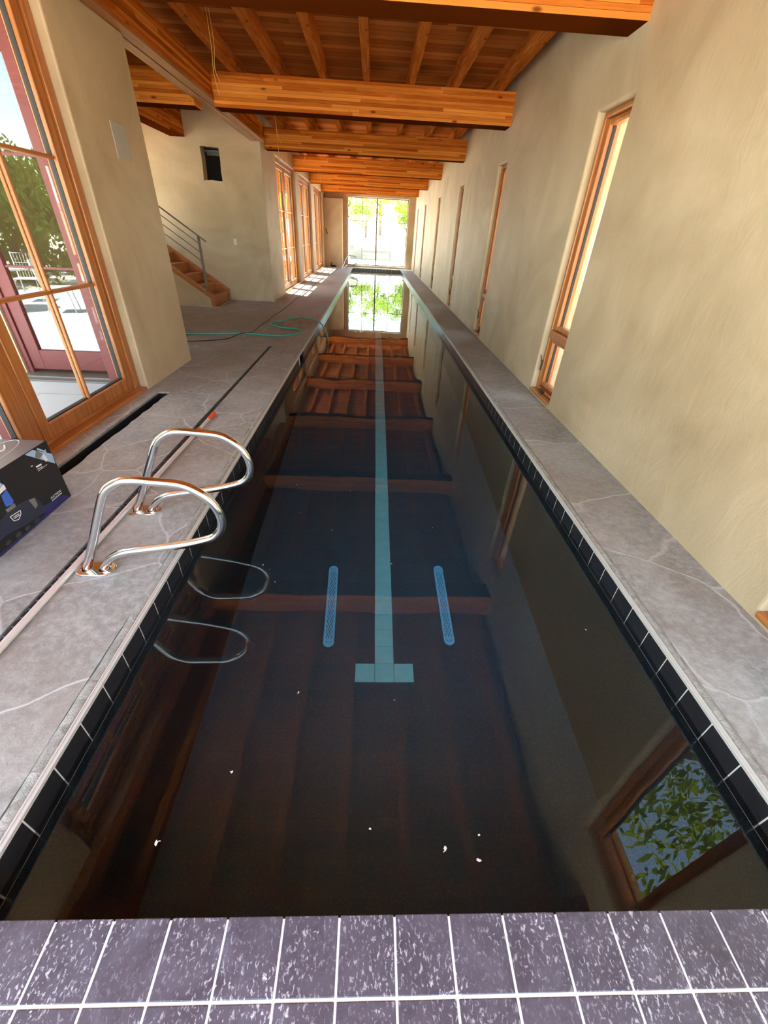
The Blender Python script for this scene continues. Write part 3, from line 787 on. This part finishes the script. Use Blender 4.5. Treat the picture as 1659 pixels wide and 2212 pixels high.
cu = bpy.data.curves.new('suction_text', 'FONT'); cu.body = 'SUCTION'; cu.size = .026; cu.extrude = .0004
to = bpy.data.objects.new('tmp_text', cu); COL.objects.link(to)
bpy.context.view_layer.update()
me = bpy.data.meshes.new_from_object(to.evaluated_get(bpy.context.evaluated_depsgraph_get()))
bpy.data.objects.remove(to)
me.materials.clear(); me.materials.append(M['inkwhite'])
xs = [v.co.x for v in me.vertices]; s_ = .097 / (max(xs) - min(xs))
for v in me.vertices: v.co = (X1 + .0003 + v.co.z, 2.236 + (v.co.x - min(xs)) * s_, .0745 + v.co.y * .8)
lt = bpy.data.objects.new('printed_lettering', me); COL.objects.link(lt); lt.parent = carton
def topink(pts, r): return MB().tube(pts, r, 6)
oval = [(-2.19 + .085 * math.cos(a), 2.13 + .26 * math.sin(a), Z1 + .001) for a in [2 * PI * k / 40 for k in range(40)]]
MB().tube(oval, .0022, 6, closed=True).build('printed_swirl', M['inkwhite'], carton)
sw = smooth_path([(-2.15, 1.92, Z1 + .001), (-2.22, 1.96, Z1 + .001), (-2.15, 2.02, Z1 + .001), (-2.22, 2.07, Z1 + .001), (-2.16, 2.13, Z1 + .001), (-2.23, 2.17, Z1 + .001), (-2.16, 2.24, Z1 + .001), (-2.20, 2.31, Z1 + .001)], 6)
MB().tube(sw, .006, 6).build('printed_swirl', M['inkwhite'], carton)
tag(bx, 'black printed carton showing a pool cleaner, standing by the trench', 'box')

# ------------------------------------------------------------------ hose, cords, strings, brush
H_ = [(-4.9, 7.1), (-3.9, 7.35), (-3.13, 7.487), (-2.808, 7.556), (-2.245, 7.70), (-1.93, 7.66), (-1.632, 7.64), (-1.434, 7.759), (-1.30, 7.98), (-1.32, 8.20), (-1.451, 8.32), (-1.688, 8.36), (-1.93, 8.58), (-1.97, 8.79), (-1.815, 9.02), (-1.701, 9.33), (-1.52, 9.53), (-1.30, 9.45), (-1.13, 9.2)]
hp = smooth_path([(x, y, .014) for x, y in H_] + [(-1.03, 8.95, .016), (-.93, 8.70, -.03), (-.83, 8.32, -.12), (-.80, 8.1, -.4), (-.82, 7.9, -.9)], 7)
tag(MB().tube(hp, .0135, 12).build('garden_hose', M['hose']), 'teal garden hose snaking over the deck into the pool', 'hose')
C_ = [(-4.6, 6.4), (-3.4, 6.86), (-2.915, 6.975), (-2.605, 7.098), (-2.376, 7.305), (-2.253, 7.60), (-2.13, 7.892), (-2.13, 8.489), (-2.101, 9.062), (-2.109, 9.633), (-2.064, 10.365), (-2.05, 11.749), (-2.061, 12.429), (-2.041, 14.617), (-1.958, 17.16), (-1.85, 20.5), (-1.72, 24.4)]
cp = smooth_path([(x, y, .007 + (.026 if abs(x + 2.25) < .05 and abs(y - 7.6) < .1 else 0)) for x, y in C_], 8)
tag(MB().tube(cp, .0065, 8).build('extension_cord', M['cord']), 'thin black extension cord crossing the hose and running down the deck', 'cord')
q = smooth_path([(-4.6, 10.42, .006), (-4.369, 10.43, .006), (-3.979, 10.40, .006), (-3.671, 10.395, .006), (-3.488, 10.405, .006), (-3.47, 10.62, .006), (-3.53, 10.95, .006), (-3.54, 11.3, .006), (-3.45, 11.62, .006), (-3.0, 11.66, .006), (-2.6, 11.66, .006), (-2.46, 11.62, .006), (-2.44, 12.1, .006), (-2.45, 13.1, .006)], 7)
tag(MB().tube(q, .006, 8).build('cable', M['cream']), 'thin cream cable lying around the foot of the stairs', 'cable')
def twine(name, paths, label):
    m = MB()
    for p in paths: m.tube(smooth_path(p, 6), .0035, 6)
    tag(m.build(name, M['string']), label, 'string', 'yellow strings hanging from the ceiling')
twine('twine', [[(-1.95, 7.0, 3.57), (-1.945, 7.0, 3.25), (-1.96, 7.01, 3.05), (-1.93, 7.02, 2.87)], [(-1.93, 7.03, 3.57), (-1.915, 7.02, 3.3), (-1.94, 7.01, 3.1), (-1.90, 7.0, 2.98)]], 'yellow strings dangling in front of the second cross beam')
twine('twine', [[(-1.98, 10.9, 3.57), (-1.975, 10.9, 3.2), (-1.96, 10.9, 2.85), (-1.955, 10.9, 2.2)], [(-1.985, 10.91, 3.57), (-1.965, 10.91, 3.15), (-1.90, 10.9, 2.95)]], 'long yellow string hanging near the stair wall corner')
twine('twine', [[(-2.08, 15.8, 3.57), (-2.08, 15.8, 3.35), (-2.09, 15.8, 3.25)], [(-2.10, 15.81, 3.30), (-2.14, 15.81, 3.20)]], 'short string at the left end of the fourth cross beam')
twine('twine', [[(-2.05, 19.6, 3.57), (-2.05, 19.6, 3.3), (-2.06, 19.6, 3.02)], [(-2.12, 19.61, 3.57), (-2.12, 19.6, 3.3), (-2.13, 19.6, 3.1)]], 'pair of strings at the left end of the fifth cross beam')
br = empty('deck_brush', (-2.17, 24.86, 0))
MB().tube([(0.0, 0, .07), (-.10, .03, .78), (-.155, .04, 1.27), (-.17, .045, 1.44)], .011, 10).build('shaft', M['cream'], br)
MB().tube([(-.17, .045, 1.42), (-.19, .05, 1.46), (-.26, .055, 1.63)], [.016, .022, .02], 10).build('grip', M['brush'], br)
b = MB(); b.bbox(-.05, .22, -.035, .035, .025, .075, .012); b.bbox(-.05, .22, -.04, .04, 0, .03, .004); b.tube([(0, 0, .06), (-.01, .004, .2)], .02, 10); b.build('brush_head', M['brush'], br)
tag(br, 'long handled dark brush leaning in the far left corner', 'brush')

# floating flecks and a leaf patch
base = None
SP = [(-.661, .502), (.29, .484), (.397, .452), (.04, .539), (-.476, .718), (-.279, 1.039), (-.479, 2.419), (-.57, 1.822), (-.617, 1.862), (1.171, 1.406), (.141, 1.005), (.412, .52), (-.566, 2.81), (.158, 1.894), (-.517, 1.718), (.729, 3.223), (-.237, 2.224), (.462, 2.279), (-.134, 2.742)]
kinds = []
for k in range(4):
    m = MB(); n = 7; a0 = random.random() * 6
    outl = [(math.cos(a0 + 2 * PI * i / n) * .005 * random.uniform(.5, 1.3), math.sin(a0 + 2 * PI * i / n) * .008 * random.uniform(.4, 1.3)) for i in range(n)]
    m.prism(outl, lambda u, v, w: (u, v, w), 0, .0015)
    if k < 2: m.tube([(0, 0, .001), (.007, .006, .002), (.011, .005, .001)], .0012, 5)
    kinds.append(m.build('floating_fleck', M['speck']))
for i, (x, y) in enumerate(SP):
    o = kinds[i] if i < 4 else kinds[i % 4].copy()
    if i >= 4: COL.objects.link(o)
    o.location = (x, y, ZW - .0004); o.rotation_euler = (0, 0, random.random() * 6)
    s_ = 1.15 if i < 3 else random.uniform(.35, .75); o.scale = (s_, s_, 1)
    tag(o, 'tiny pale fleck floating on the dark water', 'debris', 'pale flecks floating on the water')
m = MB()
for i in range(300):
    a = random.random() * 2 * PI; r = math.sqrt(random.random())
    x, y = -1.55 + .33 * r * math.cos(a), 8.85 + .75 * r * math.sin(a)
    c = random.random() * 6; l = random.uniform(.015, .042)
    d = Vector((math.cos(c), math.sin(c), 0)) * l; e_ = Vector((-d.y, d.x, 0)) * .4; p = Vector((x, y, .003))
    m.add([p + d, p + e_ + Vector((0, 0, random.uniform(0, .012))), p - d, p - e_], [(0, 1, 2, 3)])
tag(m.build('leaf_litter', M['leafbrown']), 'patch of dry brown leaf litter inside the hose loop', 'leaves', None, 'stuff')

# ------------------------------------------------------------------ outside
b = MB(); b.box(-60, -14, -40, 70, -.3, -.06); b.box(-14, 2.35, 25.74, 70, -.3, -.06); b.box(2.35, 60, -40, 70, -.3, -.06); b.box(-14, 2.35, -40, YB - .1, -.3, -.07); b.box(-14, -2.82, 11.98, 25.74, -.3, -.06); b.box(-14, -5.87, 5.1, 11.98, -.3, -.06)
struct(b.build('ground', M['ground']), 'pale sunlit ground outside', 'ground')
b = MB(); b.box(-14, -2.77, YB - .1, 5.09, -.2, -.045)
struct(b.build('patio', M['patio']), 'bluish stone patio outside the near left doors', 'patio')
b = MB(); b.bbox(-5.0, -2.83, -.2, 5.06, 3.32, 3.5, .01)  # made-up roof, added to keep the sun off the near patio
struct(b.build('added_shade_roof', M['deck']), 'roof slab added to shade the near patio', 'roof')
# earth bank right of the house
m = MB(); n = 40; prof = [(4.6, -.1), (5.6, .5), (6.6, 1.3), (8.0, 1.9), (11, 2.1), (11, -.1)]
vs = []; 
for i in range(n + 1):
    y = -8 + i * 1.1; 
    for j, (x, z) in enumerate(prof): vs.append((x + (random.uniform(-.25, .25) if 0 < j < 4 else 0), y, z + (random.uniform(-.15, .15) if 0 < j < 4 else 0)))
k = len(prof)
m.add(vs, [(i * k + j, i * k + j + 1, (i + 1) * k + j + 1, (i + 1) * k + j) for i in range(n) for j in range(k - 1)], 0, True)
struct(m.build('terrain', M['bank']), 'ochre earth bank outside the slot windows', 'terrain')

m = MB(); prof = [(37, -.1), (40, .3), (44, .75), (50, 1.0), (60, 1.4), (75, 5), (75, -1)]; n = 40; k = len(prof)
m.add([(-40 + 2 * i, y, z + (random.uniform(-.12, .12) if 0 < j < 5 else 0)) for i in range(n + 1) for j, (y, z) in enumerate(prof)], [(i * k + j, i * k + j + 1, (i + 1) * k + j + 1, (i + 1) * k + j) for i in range(n) for j in range(k - 1)], 0, True)
struct(m.build('hillside', M['ground']), 'pale sunlit slope beyond the far window', 'hillside')
def crown_mesh(nl, rx, rz, seed, mat, lsize=.10, gaps=.0):
    rd = random.Random(seed); m = MB()
    cl = [(Vector((rd.gauss(0, .48) * rx, rd.gauss(0, .48) * rx, rd.gauss(0, .42) * rz)), rd.uniform(.25, .5) * rx) for _ in range(26)]
    vs = []; fs = []
    for i in range(nl):
        c, r = cl[rd.randrange(len(cl))]
        d = Vector((rd.gauss(0, 1), rd.gauss(0, 1), rd.gauss(0, .8))).normalized() * r * rd.random() ** .4
        p = c + d; a = Vector((rd.gauss(0, 1), rd.gauss(0, 1), rd.gauss(0, 1))).normalized(); b_ = a.orthogonal().normalized()
        l = lsize * rd.uniform(.6, 1.4)
        o = len(vs); vs += [p + a * l, p + b_ * l * .45, p - a * l, p - b_ * l * .45]; fs.append((o, o + 1, o + 2, o + 3))
    m.add(vs, fs); return m
def trunk_mesh(h, r, seed):
    rd = random.Random(seed); m = MB()
    m.tube([(0, 0, -.1), (rd.uniform(-.1, .1), .05, h * .4), (rd.uniform(-.2, .2), rd.uniform(-.2, .2), h)], [r, r * .75, r * .45], 10)
    for _ in range(9):
        a = rd.random() * 2 * PI; z = h * rd.uniform(.55, .95); L = rd.uniform(.7, 1.7)
        m.tube([(0, 0, z), (math.cos(a) * L * .5, math.sin(a) * L * .5, z + L * .4), (math.cos(a) * L, math.sin(a) * L, z + L * .8)], [r * .35, r * .22, r * .08], 6)
    return m
proto = []
for k, (nl, rx, rz, mt, ls, h) in enumerate([(5200, 1.9, 2.2, 'leaf', .10, 4.2), (5200, 2.3, 1.9, 'leaf2', .085, 3.8), (6500, 2.6, 3.2, 'leaf', .11, 6.5)]):
    proto.append((crown_mesh(nl, rx, rz, 10 + k, mt, ls), trunk_mesh(h, .16 + .05 * k, 30 + k), mt, h))
made = {}
def tree(kind, x, y, s, rz, label, z=-.06):
    if kind not in made:
        e = empty('tree'); c = proto[kind][0].build('crown', M[proto[kind][2]], e); c.location.z = proto[kind][3] * 1.12
        proto[kind][1].build('trunk', M['bark'], e); made[kind] = e
    else: e = copy_tree(made[kind])
    e.location = (x, y, z); e.rotation_euler = (0, 0, rz); e.scale = (s, s, s)
    tag(e, label, 'tree', 'trees outside the windows')
tree(0, -2.9, 47, .85, .3, 'leafy tree at the left edge of the far window view', .2)
tree(2, -5.6, 53, .8, 1.7, 'tree farther back at the left of the far window view', .0)
tree(0, 3.0, 45, .8, 2.2, 'leafy tree at the right edge of the far window view', -.1)
tree(2, .6, 56, .75, 4.0, 'tall tree behind the middle post of the far window', .3)
tree(2, 7.6, 55, .8, 5.0, 'tall tree far beyond the right far window pane', .2)
tree(1, -.9, 50.5, .75, 2.5, 'smaller dark tree beyond the left far window pane', -.2)
tree(1, 6.0, 2.2, 1.25, .4, 'dark branching tree mirrored against the sky in the near water', .3)
tree(1, 8.8, 8.3, 1.2, 2.0, 'dark tree on the bank outside the second slot window', 1.7)
tree(0, 8.5, 17.0, 1.2, 3.0, 'green tree on the bank outside the first visible slot window', 1.7)
tree(2, 9.4, 25, 1.0, 1.0, 'green tree on the bank seen through the middle slot windows', 1.7)
tree(1, -14.5, -4.5, 1.4, 1.2, 'dark tree beyond the patio mirrored in the red door glass')
def shrub(x, y, s, sz, rz, label):
    if 'shrub' not in made:
        e = empty('shrub'); c = crown_mesh(5200, 1.0, 1.0, 77, 'leaf2', .07).build('foliage', M['leaf2'], e); c.location.z = .9
        t_ = MB()
        for k in range(6): t_.tube([(0, 0, -.05), (.15 * math.cos(k), .15 * math.sin(k), .5), (.45 * math.cos(k), .45 * math.sin(k), 1.1)], [.03, .022, .01], 6)
        t_.build('stem', M['bark'], e); made['shrub'] = e
    else: e = copy_tree(made['shrub'])
    e.location = (x, y, -.06); e.rotation_euler = (0, 0, rz); e.scale = (s, s, sz); tag(e, label, 'shrub', 'shrubs around the patio')
shrub(-9.2, 4.0, 1.1, 1.7, 0, 'tall dark shrub behind the patio chairs, nearest the house wing')
shrub(-9.9, .6, 1.2, 1.8, 1.3, 'tall dark shrub straight behind the round patio table')
shrub(-9.4, -2.9, 1.2, 1.7, 2.9, 'tall dark shrub behind the patio chair left of the table')
shrub(-11.6, -6.6, 1.3, 1.9, 4.1, 'dark shrub at the far corner of the patio')
tree(0, -10.5, 13.5, 1.3, 2.7, 'leafy tree outside the first far glazed door')
tree(2, -11.0, 18.5, 1.0, 5.2, 'tall tree outside the middle far glazed door')
tree(1, -15.0, 5.0, 1.3, 3.9, 'dark tree past the patio furniture')
tree(0, -10.8, 23.5, 1.25, .9, 'leafy tree outside the last far glazed door')
# low grey shed beyond the far window
e = empty('garden_shed', (.2, 35, -.06))
MB().box(-1.9, 1.0, -.8, .8, 0, .85).build('shed_wall', M['duct'], e)
MB().prism([(-1.0, .84), (1.0, .84), (0, 1.30)], lambda u, v, w: (w, u, v), -2.1, 1.2).build('shed_roof', M['roofgrey'], e)
tag(e, 'low grey roofed shed beyond the far window', 'shed')
# patio furniture
def chair(x, y, rz, label, first=[]):
    if not first:
        e = empty('patio_chair')
        MB().bbox(-.22, .22, -.21, .21, .43, .45, .006).build('seat', M['wire'], e)
        b = MB(); b.tube([(-.2, .2, .44), (-.22, .27, .9), (.22, .27, .9), (.2, .2, .44)], .012, 8)
        for i in range(7): b.tube([(-.16 + i * .053, .205, .45), (-.17 + i * .057, .268, .9)], .005, 6)
        for z in (.58, .72): b.tube([(-.2, .235, z), (.2, .235, z)], .005, 6)
        b.build('backrest', M['wire'], e)
        for sx in (-1, 1):
            for sy in (-1, 1): MB().tube([(sx * .19, sy * .18, .43), (sx * .22, sy * .23, 0)], .011, 8).build('leg', M['wire'], e)
        first.append(e)
    else: e = copy_tree(first[0])
    e.location = (x, y, -.045); e.rotation_euler = (0, 0, rz); tag(e, label, 'chair', 'white patio chairs')
chair(-6.25, 1.0, 1.2, 'white metal patio chair closest to the red door, seen mirrored')
chair(-7.6, -.15, 2.8, 'white metal patio chair left of the round patio table')
chair(-8.3, 1.9, -.8, 'white metal patio chair behind the round patio table')
e = empty('patio_table', (-7.35, 1.0, -.045))
b = MB(); b.prism([(.55 * math.cos(2 * PI * k / 32), .55 * math.sin(2 * PI * k / 32)) for k in range(32)], lambda u, v, w: (u, v, w), .70, .73); b.build('tabletop', M['wire'], e)
MB().tube([(0, 0, 0), (0, 0, .70)], .04, 12).build('pedestal', M['wire'], e)
MB().prism([(.3 * math.cos(2 * PI * k / 24), .3 * math.sin(2 * PI * k / 24)) for k in range(24)], lambda u, v, w: (u, v, w), 0, .03).build('base', M['wire'], e)
tag(e, 'round white patio table mirrored in the red door glass', 'table')

# ------------------------------------------------------------------ light
world = bpy.data.worlds.new('sky'); sc.world = world; world.use_nodes = True
nt = world.node_tree; nt.nodes.clear()
sky = nt.nodes.new('ShaderNodeTexSky'); sky.sky_type = 'NISHITA'; sky.sun_disc = False
sky.sun_elevation = math.radians(74); sky.sun_rotation = math.radians(-110); sky.air_density = 1.0; sky.dust_density = 1.2; sky.ozone_density = 1.0
bg = nt.nodes.new('ShaderNodeBackground'); bg.inputs[1].default_value = .42
ow = nt.nodes.new('ShaderNodeOutputWorld'); mx = nt.nodes.new('ShaderNodeMix'); mx.data_type = 'RGBA'; mx.blend_type = 'MULTIPLY'; mx.inputs[0].default_value = 1; mx.inputs[7].default_value = (1.08, 1.03, .88, 1); nt.links.new(sky.outputs[0], mx.inputs[6]); nt.links.new(mx.outputs[2], bg.inputs[0]); nt.links.new(bg.outputs[0], ow.inputs[0])
sd = bpy.data.lights.new('sun', 'SUN'); sd.energy = 17.0; sd.angle = math.radians(.6); sd.color = (1, .93, .82)
so = bpy.data.objects.new('sun', sd); COL.objects.link(so); so.location = (-10, 5, 30)
so.rotation_euler = Vector((1.0, -.72, -3.0)).to_track_quat('-Z', 'Y').to_euler()

# ------------------------------------------------------------------ camera (solved from the photo)
pit, rol, yaw = .5992, -.0546, -.0507
f_ = Vector((-math.sin(yaw) * math.cos(pit), math.cos(yaw) * math.cos(pit), -math.sin(pit)))
r_ = Vector((math.cos(yaw), math.sin(yaw), 0)); d_ = f_.cross(r_)
R2 = math.cos(rol) * r_ + math.sin(rol) * d_; D2 = -math.sin(rol) * r_ + math.cos(rol) * d_
cam = bpy.data.cameras.new('camera'); co = bpy.data.objects.new('camera', cam); COL.objects.link(co)
cam.sensor_fit = 'HORIZONTAL'; cam.sensor_width = 36; cam.lens = 881.27 / 1659 * 36; cam.clip_start = .02; cam.clip_end = 300
mw = Matrix.Identity(4)
for i in range(3): mw[i][0] = R2[i]; mw[i][1] = -D2[i]; mw[i][2] = -f_[i]
mw.translation = (0, 0, 1.573); co.matrix_world = mw
sc.camera = co

vs_ = sc.view_settings; vs_.view_transform = 'Standard'; vs_.look = 'None'; vs_.gamma = 1; vs_.use_curve_mapping = False; vs_.exposure = 1.95
cy = sc.cycles; cy.use_denoising = True; cy.max_bounces = 14; cy.diffuse_bounces = 7; cy.glossy_bounces = 6; cy.transmission_bounces = 8; cy.transparent_max_bounces = 24
cy.sample_clamp_indirect = 6; cy.caustics_reflective = True; cy.caustics_refractive = True; cy.blur_glossy = .5
